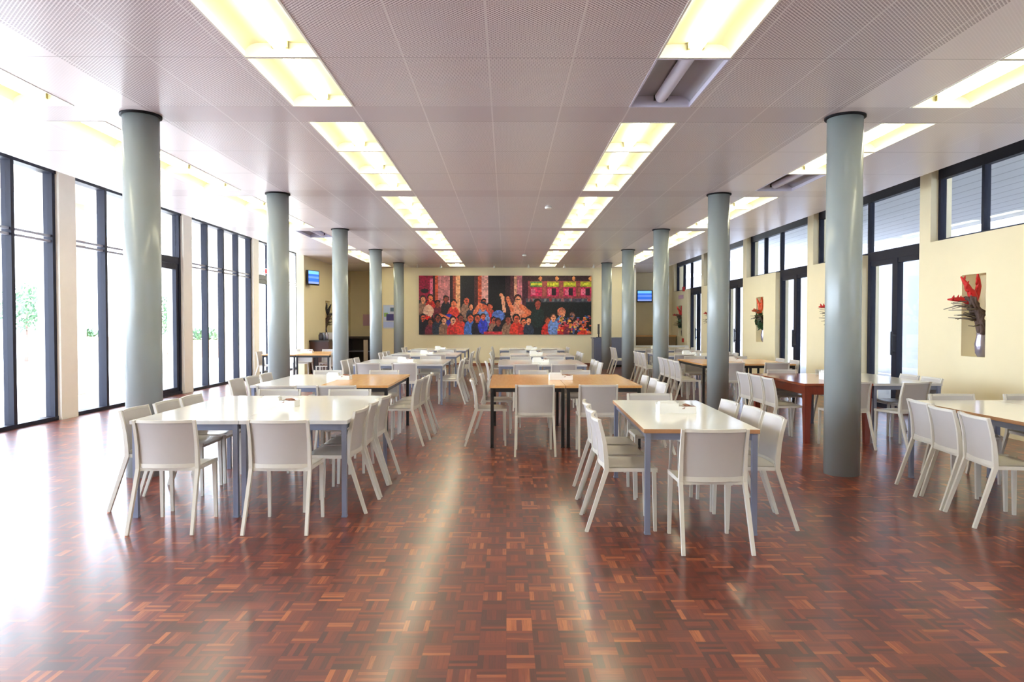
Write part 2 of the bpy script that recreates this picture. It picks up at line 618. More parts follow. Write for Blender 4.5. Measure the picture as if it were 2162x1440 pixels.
def left_bay(y0, y1, mull, door, lab):
    wn_[0] += 1
    f = MB()
    f.box(GLX - .08, GLX + .08, y0, y1, 0, 0.06)
    f.box(GLX - .09, GLX + .09, y0, y1, 3.77, TOP)
    ys = [y0 + .035] + list(mull) + [y1 - .035]
    for y in ys:
        f.box(GLX - .07, GLX + .07, y - .035, y + .035, 0.06, 3.77)
    o = f.build('window_%d' % wn_[0], 'frame')
    tag(o, lab, 'window', kind='structure')
    for a, b in zip(ys[:-1], ys[1:]):
        isd = door and abs(a - door) < 0.05
        if not isd:
            r = MB()
            r.box(GLX - .02, GLX + .04, a + .035, b - .035, 2.72, 2.755)
            r.box(GLX - .02, GLX + .04, a + .035, b - .035, 2.80, 2.835)
            r.build('rail', 'rail', o)
            box(GLX - .008, GLX + .0, a + .035, b - .035, 0.06, 3.77).build('pane', 'glass', o)
        else:
            box(GLX - .06, GLX + .06, a + .035, b - .035, 2.74, 2.88).build('transom', 'frame', o)
            box(GLX - .008, GLX + .0, a + .035, b - .035, 2.88, 3.77).build('pane', 'glass', o)
            dn_[0] += 1
            d = MB()
            A, B = a + .04, b - .04
            d.box(GLX - .03, GLX + .05, A, A + .1, 0.01, 2.73)
            d.box(GLX - .03, GLX + .05, B - .1, B, 0.01, 2.73)
            d.box(GLX - .03, GLX + .05, A + .1, B - .1, 0.01, 0.14)
            d.box(GLX - .03, GLX + .05, A + .1, B - .1, 2.62, 2.73)
            dd = d.build('door_%d' % dn_[0], 'frame')
            tag(dd, 'dark framed glass door in the left window wall', 'door', kind='structure')
            box(GLX, GLX + .01, A + .1, B - .1, 0.14, 2.62).build('pane', 'glass', dd)
            hd = MB().box(GLX + .05, GLX + .07, A + .02, A + .07, 0.85, 1.05)
            hd.box(GLX + .07, GLX + .085, A + .03, A + .17, 0.98, 1.0)
            hd.build('handle', 'rail', dd)


for i, (a, b) in enumerate(zip([-1.15] + [p[1] for p in PIER_L], [p[0] for p in PIER_L] + [23.95])):
    if b < 0:
        continue
    L = b - a
    lab = {0: 'x'}
    name = 'tall dark framed window bay in the left wall, %s' % (['', 'first', 'beside the camera', 'nearest in view', 'second in view with a door', 'third in view', 'farthest'][min(i, 6)] or 'rear')
    if 11 < a < 12:
        left_bay(a, b, [12.36, 13.3, 14.08], 14.08, name)
    elif a > 19:
        left_bay(a, b, [20.9, 21.9, 22.55], 19.8 + .0, name)
    else:
        left_bay(a, b, [a + L * q / 4 for q in (1, 2, 3)], None, name)
tag(box(-7.2, -6.85, YF, -1.15, 0, TOP).build('wall_left', 'cream'), 'left wall behind the viewer', 'wall', kind='structure')

# ---- right wall: doors, clerestory, niches
RY = [11.16 + 4.17 * k for k in range(-3, 4)]
NICHE = []
GX = XR + 0.16
rw = MB()
T0, T1 = XR, XR + 0.32
rw.box(T0, T1, YF, RY[0], 0, TOP)
for k, y0 in enumerate(RY):
    y1 = y0 + 4.17
    ye = y0 + 3.88
    d1 = y0 + 1.8
    n0, n1 = y0 + 2.60, y0 + 3.11
    NICHE.append((n0 + n1) / 2)
    rw.box(T0, T1, d1, n0, 0, 2.73)
    rw.box(T0, T1, n1, y1, 0, 2.73)
    rw.box(T0, T1, n0, n1, 0, 1.02)
    rw.box(T0, T1, n0, n1, 2.17, 2.73)
    rw.box(T0 + .26, T1 + .02, n0, n1, 1.02, 2.17)
    rw.box(T0, T1, ye, y1, 2.73, TOP)
rw.box(T0, T1, RY[-1] + 4.17, 28.2, 0, TOP)
tag(rw.build('wall_right', 'cream'), 'cream right wall with tall display niches', 'wall', kind='structure')
ords = ['behind the viewer', 'beside the viewer', 'nearest', 'second nearest', 'third', 'fourth', 'farthest']
for k, y0 in enumerate(RY):
    wn_[0] += 1
    ye = y0 + 3.88
    f = MB()
    f.box(GX - .05, GX + .05, y0, ye, 3.68, TOP)
    f.box(GX - .04, GX + .04, y0 + 1.8, ye, 2.73, 2.77)
    f.box(GX - .05, GX + .05, y0, y0 + 1.8, 2.60, 2.77)
    ms = [y0 + .03, y0 + 1.8, y0 + 2.86, ye - .03]
    for y in ms:
        f.box(GX - .045, GX + .045, y - .03, y + .03, 2.77, 3.68)
    o = f.build('window_%d' % wn_[0], 'frame')
    tag(o, 'black framed clerestory window high in the right wall, %s' % ords[k], 'window', kind='structure')
    for a, b in zip(ms[:-1], ms[1:]):
        box(GX - .004, GX + .004, a + .03, b - .03, 2.77, 3.68).build('pane', 'glass_right', o)
    dn_[0] += 1
    f = MB()
    f.box(GX - .05, GX + .05, y0, y0 + .09, 0, 2.60)
    f.box(GX - .05, GX + .05, y0 + .82, y0 + .98, 0, 2.60)
    f.box(GX - .05, GX + .05, y0 + 1.71, y0 + 1.8, 0, 2.60)
    for a, b in ((y0 + .09, y0 + .82), (y0 + .98, y0 + 1.71)):
        f.box(GX - .04, GX + .04, a, b, 0, .12)
        f.box(GX - .04, GX + .04, a, b, 2.52, 2.60)
    o = f.build('door_%d' % dn_[0], 'frame')
    tag(o, 'black framed double glass door in the right wall, %s' % ords[k], 'door', kind='structure')
    box(GX - .005, GX + .005, y0 + .09, y0 + .82, .12, 2.52).build('pane', 'glass_right', o)
    box(GX - .005, GX + .005, y0 + .98, y0 + 1.71, .12, 2.52).build('pane', 'glass_right', o)
    h = MB()
    h.box(GX - .11, GX - .05, y0 + .84, y0 + .87, 1.0, 1.03)
    h.box(GX - .11, GX - .05, y0 + .84, y0 + .87, 1.27, 1.3)
    h.box(GX - .13, GX - .10, y0 + .84, y0 + .87, .95, 1.35)
    h.build('handle', 'black_metal', o)

# ------------------------------------------------------------ outside
tag(box(-90, -7.2, -30, 120, -0.2, -0.04).build('floor', 'paving'), 'pale paving outside the left windows', 'paving', kind='structure')
tag(box(7.0, 60, -30, 120, -0.2, -0.04).build('floor', 'paving'), 'pale paving outside the right wall', 'paving', kind='structure')
tag(box(-9.6, -7.2, YF, 28, 4.05, 4.3).build('ceiling', 'ext_peach'), 'pale roof eaves outside the left windows', 'eaves', kind='structure')
tag(box(6.9, 13.6, YF, 40, 4.35, 4.6).build('ceiling', 'canopy'), 'boarded canopy outside the right wall', 'canopy', kind='structure')
tag(box(14.0, 14.3, -10, 60, -0.04, 5.0).build('wall_right', 'ext_lilac'), 'pale wall facing the right doors from outside', 'wall', kind='structure')
tag(box(-60, -8, 62, 62.5, -0.04, 9.0).build('wall_back', 'ext_white'), 'white building wall beyond the terrace', 'wall', kind='structure')
for i, y in enumerate((7.0, 15.4, 23.8)):
    tag(box(-9.5, -9.15, y - .17, y + .17, -0.04, 4.05).build('trim_%d' % (12 + i), 'ext_peach'), 'outer post carrying the eaves', 'post', kind='structure')

rnd = random.Random(5)


def leaf_cloud(mb, c, rad, n, sz, r=rnd):
    for _ in range(n):
        d = Vector((r.gauss(0, 1), r.gauss(0, 1), r.gauss(0, 1))).normalized() * (r.random() ** .4)
        p = Vector(c) + Vector((d.x * rad[0], d.y * rad[1], d.z * rad[2]))
        a = Vector((r.uniform(-1, 1), r.uniform(-1, 1), r.uniform(-1, 1))).normalized()
        b = a.cross(Vector((r.uniform(-1, 1), r.uniform(-1, 1), r.uniform(-1, 1)))).normalized()
        k = len(mb.v)
        w = sz * r.uniform(.6, 1.2)
        for q in (a * w, b * w * .45, -a * w, -b * w * .45):
            mb.v.append(tuple(p + q))
        mb.face((k, k + 1, k + 2, k + 3))


for i, (x, y, w, lab) in enumerate(((-23.5, 40, 1.0, 'terracotta planter box with low green plant, left of the door'),
                                    (-14.2, 33, 1.1, 'terracotta planter box seen through the four-pane window bay'))):
    o = empty('planter', (x, y, -0.04), 0, lab, 'planter')
    box(-w, w, -.6, .6, 0, .75).box(-w - .06, w + .06, -.66, .66, .68, .8).build('box', 'planter', o)
    m = MB()
    leaf_cloud(m, (0, 0, 1.0), (w * .9, .5, .35), 260, .14)
    m.build('foliage', 'leaf', o)
for i, (x, y, s_, lab) in enumerate(((-19.5, 29, 1.0, 'small green tree outside the nearest left windows'),
                                     (-16.6, 35, .9, 'small green tree seen through the glass door'))):
    o = empty('garden_tree', (x, y, -0.04), 0, lab, 'tree')
    MB().tube([(0, 0, 0), (.05, 0, .8), (0, .05, 1.6), (.1, 0, 2.2)], [.08, .06, .05, .02]).build('trunk', 'bark', o)
    m = MB()
    leaf_cloud(m, (0, 0, 2.2 * s_), (.95, .95, 1.0), 700, .12)
    m.build('foliage', 'leaf', o)

# ------------------------------------------------------------ columns
SIDE = {0: 'left', 1: 'right'}
ORD5 = ['nearest', 'second', 'third', 'fourth', 'farthest']
col_proto = None
for s_, cx in enumerate((-3.53, 3.30)):
    for k in range(5):
        y = 6.94 + BAY * k * (0.995)
        lab = 'round grey-green column, %s of the five on the %s' % (ORD5[k], SIDE[s_])
        if col_proto is None:
            col_proto = empty('column', (cx, y, 0))
            MB().lathe([(.165, 0), (.165, CEIL)], 48).build('shaft', 'column', col_proto)
            MB().lathe([(.166, CEIL - .02), (.188, CEIL - .018), (.188, CEIL), (.166, CEIL)], 48).build('collar', 'collar', col_proto)
            o = col_proto
        else:
            o = copy_tree(col_proto)
            o.location = (cx, y, 0)
        tag(o, lab, 'column', 'round columns in two rows')

# ------------------------------------------------------------ ceiling lights
def make_light(lit):
    o = empty('ceiling_light', (0, 0, CEIL))
    W, Ln = .275, 1.175
    tin = 'tray_in' if lit else 'tray_unlit_tone'
    m = MB()
    # two concave reflector troughs, centre spine; extruded along y
    prof = []
    for sgn in (-1, 1):
        pr = [(sgn * W, 0.0), (sgn * W, .012)]
        for t in range(1, 7):
            a = t / 6 * pi / 2
            pr.append((sgn * (W - .10 * (1 - cos(a))), .012 + .085 * sin(a)))
        pr.append((sgn * .06, .098))
        prof.append(pr)
    pts = prof[0] + prof[1][::-1]
    n = len(pts)
    m.grid(lambda u, v: (pts[round(u * (n - 1))][0], (v - .5) * Ln, pts[round(u * (n - 1))][1]), n - 1, 1)
    for ye in (-Ln / 2, Ln / 2):
        k = len(m.v)
        for p_ in pts:
            m.v.append((p_[0], ye, p_[1]))
        m.face(tuple(range(k, k + n)))
    m.build('reflector', tin, o)
    r = MB()
    for sx in (-1, 1):
        x = sx * .2775
        r.box(x - .008, x + .008, -Ln / 2 - .012, Ln / 2 + .012, -.004, .1)
    for sy in (-1, 1):
        y = sy * (Ln / 2 + .005)
        r.box(-.27, .27, y - .008, y + .008, -.004, .1)
    r.build('frame', 'white_trim' if lit else 'tube_unlit_tone', o)
    d = MB()
    R_ = .055
    seg = 10
    d.grid(lambda u, v: (R_ * 1.05 * cos(pi * u), (v - .5) * (Ln - .1), .085 - R_ * sin(pi * u) * 1.2), seg, 1)
    for ye in (-1, 1):
        k = len(d.v)
        for u in range(seg + 1):
            d.v.append((R_ * 1.05 * cos(pi * u / seg), ye * (Ln - .1) / 2, .085 - R_ * sin(pi * u / seg) * 1.2))
        d.face(tuple(range(k, k + seg + 1)))
    d.build('diffuser', 'diffuser' if lit else 'tube_unlit_tone', o)
    c = MB()
    for sx in (-1, 1):
        for sy in (-1, 1):
            c.box(sx * .05 - .012, sx * .05 + .012, sy * (Ln / 2 - .03) - .016, sy * (Ln / 2 - .03) + .016, .05, .095)
    c.build('lamp_holder', 'brass' if lit else 'holder_unlit_tone', o)
    return o


on_p = make_light(True)
off_p = make_light(False)
RN = ['outer left', 'inner left', 'inner right', 'outer right']
off_set = {(2, 5.5), (3, 9.6), (0, 15.4)}
used = set()
vis = [a for a in fix_y if a > 3.5]
NUM = ['first', 'second', 'third', 'fourth', 'fifth', 'sixth', 'seventh', 'eighth', 'ninth', 'tenth', 'eleventh', 'twelfth', 'thirteenth', 'fourteenth', 'fifteenth', 'sixteenth', 'seventeenth', 'eighteenth']
for r, (x0, x1) in enumerate(ROWS):
    for a in fix_y:
        yc = a + .6075
        off = any(rr == r and abs(yy - a) < .35 for rr, yy in off_set)
        if a > 3.5:
            lab = '%s recessed ceiling light, %s from the viewer in the %s row' % ('unlit grey' if off else 'lit', NUM[vis.index(a)], RN[r])
        else:  # fixtures out of view, added to light the foreground
            lab = 'unseen lit recessed ceiling light added above the viewer in the %s row' % RN[r]
        p = off_p if off else on_p
        if p not in used:
            used.add(p)
            o = p
        else:
            o = copy_tree(p)
        o.location = ((x0 + x1) / 2, yc, CEIL)
        tag(o, lab, 'ceiling light', 'recessed fluorescent lights in the %s row' % RN[r])

for x, y, lab in ((.72, 12.2, 'small round white smoke detector on the ceiling, nearer one'), (.52, 20.6, 'small round white smoke detector on the ceiling, farther one')):
    o = MB().lathe([(.05, 0), (.06, .012), (.06, .03), (.045, .045)], 20).build('smoke_detector', 'detector')
    o.location = (x, y, CEIL - .045)
    tag(o, lab, 'smoke detector', 'smoke detectors')
for i, x in enumerate((-3.0, -2.2, -.4, .75, 1.95, 2.95)):
    o = MB().lathe([(.035, 0), (.04, .05), (.02, .07), (.012, .12)], 14).build('spotlight', 'white_trim')
    o.location = (x, 24.0, CEIL - .12)
    tag(o, 'small white ceiling spotlight before the painting, %s from left' % NUM[i], 'spotlight', 'picture spotlights')

# ------------------------------------------------------------ chair
def back_y(z):
    pts = [(.44, -.115), (.52, -.119), (.62, -.129), (.70, -.145), (.785, -.170)]
    for (z0, y0), (z1, y1) in zip(pts[:-1], pts[1:]):
        if z <= z1:
            t = (z - z0) / (z1 - z0)
            return y0 + (y1 - y0) * t
    return pts[-1][1]


def make_chair():
    o = empty('dining_chair', (0, 0, 0))
    # seat
    m = MB()
    nx, nyy = 8, 8

    def top(u, v):
        x = (u - .5) * .415
        y = -.115 + v * .365
        z = .456 - .012 * (1 - (2 * u - 1) ** 2) * sin(pi * min(1, v * 1.05)) - (.018 * max(0, v - .85) / .15 if v > .85 else 0)
        return (x, y, z)

    def bot(u, v):
        x, y, z = top(1 - u, v)
        return (x, y, z - .02)
    m.grid(top, nx, nyy)
    m.grid(bot, nx, nyy)
    # rim
    m.box(-.214, -.196, -.11, .245, .425, .452)
    m.box(.196, .214, -.11, .245, .425, .452)
    m.box(-.196, .196, .228, .247, .418, .438)
    m.box(-.196, .196, -.125, -.105, .425, .452)
    m.build('seat', 'chair', o)
    # backrest
    b = MB()

    def bk(off):
        def f(u, v):
            x = (u - .5) * .392
            z = .462 + v * .323
            y = back_y(z) + .008 - .030 * (1 - (2 * u - 1) ** 2) - off
            return (x, y, z)
        return f
    g0 = bk(-.006)
    g1 = bk(.006)
    b.grid(lambda u, v: g0(1 - u, v), 10, 6, 1)
    b.grid(g1, 10, 6, 1)
    for vv in (0, 1):
        pts = [tuple((Vector(g0(i / 10, vv)) + Vector(g1(i / 10, vv))) / 2) for i in range(11)]
        b.sweep(pts, .020 if vv else .03, .022, side=Vector((0, 0, 1)))
    b.build('backrest', ['chair', 'chair_panel'], o)
    for s in (-1, 1):
        zs = [0, .12, .25, .38, .44, .52, .62, .70, .795]
        pts = []
        for z in zs:
            if z < .44:
                t = z / .44
                pts.append((s * (.224 - .014 * t), -.258 + .143 * t, z))
            else:
                pts.append((s * .210, back_y(z), z))
        w = [.022, .023, .024, .025, .026, .024, .022, .021, .020]
        d = [.024, .026, .028, .031, .034, .032, .028, .025, .022]
        MB().sweep(pts, w, d).build('leg', 'chair', o)
        MB().sweep([(s * .199, .222, .44), (s * .200, .226, .25), (s * .203, .232, 0)], [.030, .027, .022], [.030, .027, .022]).build('leg', 'chair', o)
    return o


CH = make_chair()
ch_used = [False]
CG = {}


def chair(x, y, deg, label, group, z=0):
    """deg: 0 faces +Y (back to the viewer), 90 faces -X, -90 faces +X, 180 faces the viewer"""
    if not ch_used[0]:
        ch_used[0] = True
        o = CH
    else:
        o = copy_tree(CH)
    o.location = (x, y, 0)
    o.rotation_euler = (0, 0, radians(deg))
    tag(o, label, 'chair', group)
    return o


# ------------------------------------------------------------ tables
def make_table(style, w, l):
    o = empty('dining_table', (0, 0, 0))
    W, L = w / 2, l / 2
    th = .028
    topm, edge, legm, ls = {'white': ('laminate', 'pale_edge', 'grey_metal', .036), 'ply': ('laminate', 'ply_edge', 'grey_metal', .036), 'wood': ('beech', 'beech', 'black_metal', .038),
                            'dark': ('mahogany', 'mahogany', 'mahogany_leg', .085)}[style]
    H = .742
    MB().box(-W, W, -L, L, H - th, H, mi=[1, 0, 1, 1, 1, 1]).build('tabletop', [topm, edge], o)
    ah = .05 if style != 'dark' else .11
    ins = .03
    f = MB()
    z0, z1 = H - th - ah, H - th
    f.box(-W + ins, W - ins, -L + ins, -L + ins + .025, z0, z1)
    f.box(-W + ins, W - ins, L - ins - .025, L - ins, z0, z1)
    f.box(-W + ins, -W + ins + .025, -L + ins + .025, L - ins - .025, z0, z1)
    f.box(W - ins - .025, W - ins, -L + ins + .025, L - ins - .025, z0, z1)
    f.build('frame', legm, o)
    for sx in (-1, 1):
        for sy in (-1, 1):
            x, y = sx * (W - .012 - ls / 2), sy * (L - .012 - ls / 2)
            m = MB()
            if style == 'dark':
                m.sweep([(x, y, 0), (x, y, .5), (x, y, z1)], [.06, .08, .09], [.06, .08, .09])
            else:
                m.box(x - ls / 2, x + ls / 2, y - ls / 2, y + ls / 2, 0.012, z1 - .001)
                m.box(x - ls / 2 - .003, x + ls / 2 + .003, y - ls / 2 - .003, y + ls / 2 + .003, 0, .012)
            m.build('leg', legm, o)
    return o


TP = {}


def table(style, w, l, x, y, deg, label, group):
    k = (style, w, l)
    if k not in TP:
        TP[k] = make_table(*k)
        o = TP[k]
    else:
        o = copy_tree(TP[k])
    o.location = (x, y, 0)
    o.rotation_euler = (0, 0, radians(deg))
    tag(o, label, 'table', group)
    return o


# napkin holder and sachet bowl
def make_holder():
    o = empty('napkin_holder', (0, 0, 0))
    m = MB()
    m.box(-.07, .07, -.05, .05, 0, .008)
    m.box(-.07, .07, -.05, -.044, .008, .07)
    m.box(-.07, .07, .044, .05, .008, .07)
    m.box(-.07, -.064, -.044, .044, .008, .055)
    m.box(.064, .07, -.044, .044, .008, .055)
    m.build('body', 'napkin', o)
    n = MB()
    for i in range(7):
        n.box(-.06, .06, -.04 + i * .0115, -.032 + i * .0115, .009, .072 + .004 * (i % 3))
    n.build('napkins', 'napkin', o)
    return o


def make_bowl():
    o = empty('condiment_bowl', (0, 0, 0))
    m = MB()
    m.box(-.06, .06, -.05, .05, 0, .006)
    for s in (-1, 1):
        m.box(-.065, .065, s * .053 - .003, s * .053 + .003, 0, .05)
        m.box(s * .063 - .003, s * .063 + .003, -.05, .05, 0, .05)
    m.build('bowl', 'napkin', o)
    r = random.Random(2)
    s_ = MB()
    for i in range(14):
        R = Matrix.Translation((r.uniform(-.035, .035), r.uniform(-.028, .028), .02 + .0028 * i)) @ Matrix.Rotation(r.uniform(0, 3), 4, 'Z') @ Matrix.Rotation(r.uniform(-.3, .3), 4, 'X')
        s_.box(-.03, .03, -.018, .018, -.002, .002, R=R)
    s_.build('sachets', 'sachet', o)
    return o


def make_dish():
    o = empty('condiment_bowl', (0, 0, 0))
    MB().lathe([(.035, 0), (.06, .03), (.062, .04), (.057, .038), (.032, .008)], 20).build('bowl', 'napkin', o)
    return o


HP, BP = make_holder(), make_bowl()
seen_i = set()


def item(p, x, y, rz, label, group, sc=1.0):
    if p not in seen_i:
        seen_i.add(p)
        o = p
    else:
        o = copy_tree(p)
    o.location = (x, y, .742)
    o.rotation_euler = (0, 0, radians(rz))
    o.scale = (sc, sc, sc)
    tag(o, label, 'napkin holder' if p is HP else 'bowl', group)


TW = .82


def cluster(name, x0, y0, styles, l, left, right, front, rear, rot=0, w=TW, items=True, ix=None):
    """tables side by side from x0, near edge at y0. left/right: lists of (y, origin x); front/rear lists of (x, y, deg)"""
    n = len(styles)
    for i, st in enumerate(styles):
        where = 'the ' + name if n == 1 else ('left one of the ' if i == 0 else 'right one of the ') + name
        desc = {'white': 'white-topped table with grey metal legs', 'ply': 'white-topped table with brown edge', 'wood': 'light wood table with black legs', 'dark': 'dark red-brown wooden table with thick legs'}[st]
        table(st, w, l, x0 + w * (i + .5) + .004 * i, y0 + l / 2, rot, '%s, %s' % (desc, where), 'tables of the ' + name)
    g = 'chairs around the ' + name
    on = {1: ['only one'], 2: ['nearer', 'farther'], 3: ['nearest', 'middle', 'farthest'], 4: ['nearest', 'second', 'third', 'farthest']}
    for lst, deg, sd in ((left, -90, 'left'), (right, 90, 'right')):
        for i, c in enumerate(sorted(lst, key=lambda q: q[0])):
            d = c[2] if len(c) > 2 else 0
            nm = on[len(lst)][i]
            chair(c[1], c[0], deg + d, 'off-white chair, %s on the %s side of the %s' % (nm, sd, name), g)
    for lst, base, sd in ((front, 0, 'at the near end'), (rear, 180, 'at the far end')):
        for i, c in enumerate(sorted(lst, key=lambda q: q[0])):
            nm = ['left one', 'right one'][i] if len(lst) > 1 else 'only one'
            chair(c[0], c[1], base + (c[2] if len(c) > 2 else 0), 'off-white chair, %s %s of the %s' % (nm, sd, name), g)
    if items:
        cx = x0 + w * n / 2 if ix is None else ix
        item(HP, cx - .06, y0 + l * .5, 4, 'white napkin holder standing on the %s' % name, 'napkin holders on the tables', 1.15)
        item(BP, cx + .10, y0 + l * .5, -6, 'white bowl of sachets standing on the %s' % name, 'sachet bowls on the tables', 1.1)


# left row
cluster('foremost left tables', -2.85, 5.38, ['white', 'white'], 1.88,
        [(5.79, -2.86), (6.29, -2.84), (6.76, -2.83)], [(5.73, -1.335, -3), (6.23, -1.33, 2), (6.73, -1.31, -2)],
        [(-2.42, 5.19, 1), (-1.61, 5.18, -1)], [(-2.36, 7.24), (-1.62, 7.22, 2)])
cluster('second left tables', -3.05, 8.46, ['white', 'wood'], 1.9,
        [(8.8, -3.18), (9.3, -3.16), (9.8, -3.15)], [(8.79, -1.24, -4), (9.28, -1.22, -2), (9.8, -1.21, 2)],
        [(-2.54, 8.02), (-1.88, 8.02)], [(-2.62, 10.32), (-1.8, 10.32)])
cluster('third left tables', -2.80, 12.95, ['white', 'white'], 1.9,
        [(13.4, -2.9), (13.92, -2.9), (14.44, -2.88)], [(13.27, -1.0, -3), (13.75, -1.02), (14.25, -1.0, 3)],
        [(-2.43, 12.62), (-1.79, 12.62)], [(-2.4, 14.85), (-1.6, 14.85)])
cluster('fourth left tables', -2.80, 16.6, ['white', 'white'], 1.9,
        [(17.0, -2.85), (17.55, -2.85), (18.1, -2.85)], [(16.95, -1.0), (17.45, -.98, 4), (17.95, -1.0)],
        [(-2.4, 16.3), (-1.6, 16.3)], [(-2.3, 18.55), (-1.6, 18.55)])
cluster('rearmost left tables', -2.78, 20.0, ['white', 'white'], 1.9,
        [(20.5, -2.82), (21.1, -2.82)], [(20.35, -.98), (20.87, -.95, 3), (21.4, -.97)],
        [(-2.4, 19.7), (-1.6, 19.7)], [])
# centre row
cluster('foremost centre tables', -.2, 8.42, ['wood', 'wood'], 1.9,
        [(8.76, -.25, 2), (9.75, -.17, -2)], [(8.18, 1.64, 1), (8.77, 1.67), (9.3, 1.66, -2)],
        [(.32, 8.09), (1.03, 8.09)], [(.40, 10.3), (1.02, 10.3)], w=.905)
cluster('second centre tables', -.15, 12.75, ['white', 'white'], 1.9,
        [(13.05, -.2, 4), (14.1, -.15)], [(12.5, 1.5), (13.07, 1.5), (13.6, 1.5)],
        [(.34, 12.25), (.98, 12.25)], [(.3, 14.7), (1.0, 14.7)], w=.8)
cluster('third centre tables', -.15, 16.35, ['white', 'white'], 1.9,
        [(16.8, -.2), (17.7, -.2)], [(16.68, 1.62), (17.2, 1.62), (17.7, 1.62)],
        [(.3, 16.0), (1.1, 16.0)], [(.3, 18.25), (1.1, 18.25)], w=.86)
cluster('rearmost centre tables', -.2, 20.3, ['white', 'white'], 1.9,
        [(20.8, -.25), (21.6, -.25)], [(20.6, 1.65), (21.2, 1.65)],
        [(.3, 19.95), (1.2, 19.95)], [], w=.94)
# front right single table
cluster('single front white table', .99, 4.90, ['ply'], 1.9,
        [(5.22, .83, -1), (5.71, .85, 1), (6.19, .87)], [(5.25, 1.83, -3), (5.73, 1.84, 0), (6.21, 1.80, 1)],
        [(1.348, 4.725)], [(1.40, 6.76)], rot=-2, w=.80, ix=1.39)
# right row
cluster('far right front tables', 3.85, 4.9, ['ply', 'ply'], 1.88,
        [(5.25, 3.66, -8), (5.74, 3.71, -6), (6.22, 3.82, -4)], [], [(5.0, 4.7)], [(4.32, 6.68), (5.04, 6.67)])
cluster('dark and white right pair', 3.66, 8.68, ['dark', 'white'], 1.85,
        [(9.04, 3.50, -2), (9.52, 3.51), (10.0, 3.50, 2)], [(9.0, 5.26), (9.5, 5.26)],
        [(4.06, 8.45, 5), (4.74, 8.40, 20)], [(4.12, 10.42), (4.85, 10.42)], w=.85)
cluster('third right wooden tables', 3.6, 13.0, ['wood', 'wood'], 1.9,
        [(13.1, 3.30), (13.6, 3.32), (14.1, 3.32), (14.6, 3.34)], [(13.4, 5.3), (14.1, 5.3)],
        [(4.0, 12.7), (4.8, 12.7)], [(4.0, 14.9), (4.9, 14.9)], w=.86)
cluster('fourth right tables', 3.65, 16.45, ['white', 'white'], 1.9,
        [(16.8, 3.4), (17.3, 3.4), (17.8, 3.4)], [(16.9, 5.3), (17.5, 5.3)],
        [(4.0, 16.1), (4.9, 16.1)], [(4.0, 18.35), (4.9, 18.35)])
cluster('rearmost right tables', 3.65, 20.2, ['white', 'white'], 1.9,
        [(20.6, 3.3), (21.2, 3.3)], [(20.7, 5.3), (21.4, 5.3)], [(4.1, 19.9), (4.9, 19.9)], [])
# by the far windows
cluster('far window-side wooden tables', -5.95, 17.3, ['wood', 'wood'], 1.9,
        [(17.9, -6.05)], [(17.7, -4.45), (18.4, -4.4)], [], [(-5.5, 19.25), (-4.8, 19.25)])
item(HP, 4.28, 9.35, 0, 'large white napkin box on the dark wooden table', 'napkin holders on the tables', 1.6)

# ------------------------------------------------------------ flower arrangements in the niches
def arrangement(x, y, z, into, seed, label, fl, big=1.0, dark=False, green=False):
    """into = +1 niche opens to -X (right wall), -1 opens to +X"""
    r = random.Random(seed)
    o = empty('flower_arrangement', (x, y, z), 0, label, 'flower arrangement', 'flower arrangements in the wall niches')
    vm = 'vase_dark' if dark else 'vase'
    MB().lathe([(.05, 0), (.075, .05), (.085, .18), (.06, .30), (.065, .33), (.055, .33), (.05, .30)], 20).build('vase', vm, o)
    b = MB()
    s = -into
    for i in range(16):
        a = r.uniform(-.13, .13)
        pts = [(r.uniform(-.03, .03), r.uniform(-.03, .03), .28)]
        for t in range(1, 6):
            q = t / 5
            pts.append((s * (.20 * q * q * big) + r.uniform(-.045, .045), a * q ** .6 + r.uniform(-.03, .03), .28 + .54 * q * big + r.uniform(-.03, .03)))
        b.tube(pts, [.035 - .004 * t for t in range(6)], 7)
    b.build('branches', 'bark', o)
    t_ = MB()
    for i in range(18):
        z0 = r.uniform(.42, .80)
        y0 = r.uniform(-.08, .08)
        L = r.uniform(.2, .34) * big
        t_.tube([(s * .08, y0, z0), (s * (.08 + L * .6), y0 + r.uniform(-.1, .1), z0 + r.uniform(-.02, .05)),
                 (s * (.08 + L), y0 + r.uniform(-.2, .2), z0 + r.uniform(-.02, .06))], [.013, .008, .005], 5)
    t_.build('twigs', 'twig', o)
    f = MB()
    tips = [(s * .42 * big, .1, .80), (s * .25 * big, .08, 1.12), (s * .08, -.02, 1.16), (s * .30 * big, -.08, 1.0)]
    for (tx, ty, tz) in tips[:4 if big > .9 else 3]:
        b0 = Vector((s * .1, ty * .5, .74))
        e = Vector((tx, ty, tz))
        mid = (b0 + e) / 2 + Vector((s * -.03, 0, .03))
        pts = [b0, (b0 + mid) / 2, mid, (mid + e) / 2, e]
        f.tube([tuple(p) for p in pts], [.022, .040, .036, .030, .010], 7)
        for j in range(4):
            p = b0.lerp(e, .3 + j * .17)
            dv = Vector((r.uniform(-.3, .3), r.uniform(-.6, .6), .7)).normalized() * .09
            f.tube([tuple(p), tuple(p + dv * .6), tuple(p + dv)], [.02, .016, .003], 6)
    f.build('flowers', fl, o)
    if green:
        g = MB()
        leaf_cloud(g, (s * .08, 0, .52), (.14, .16, .22), 90, .09, r)
        g.build('leaves', 'leaf', o)
    return o


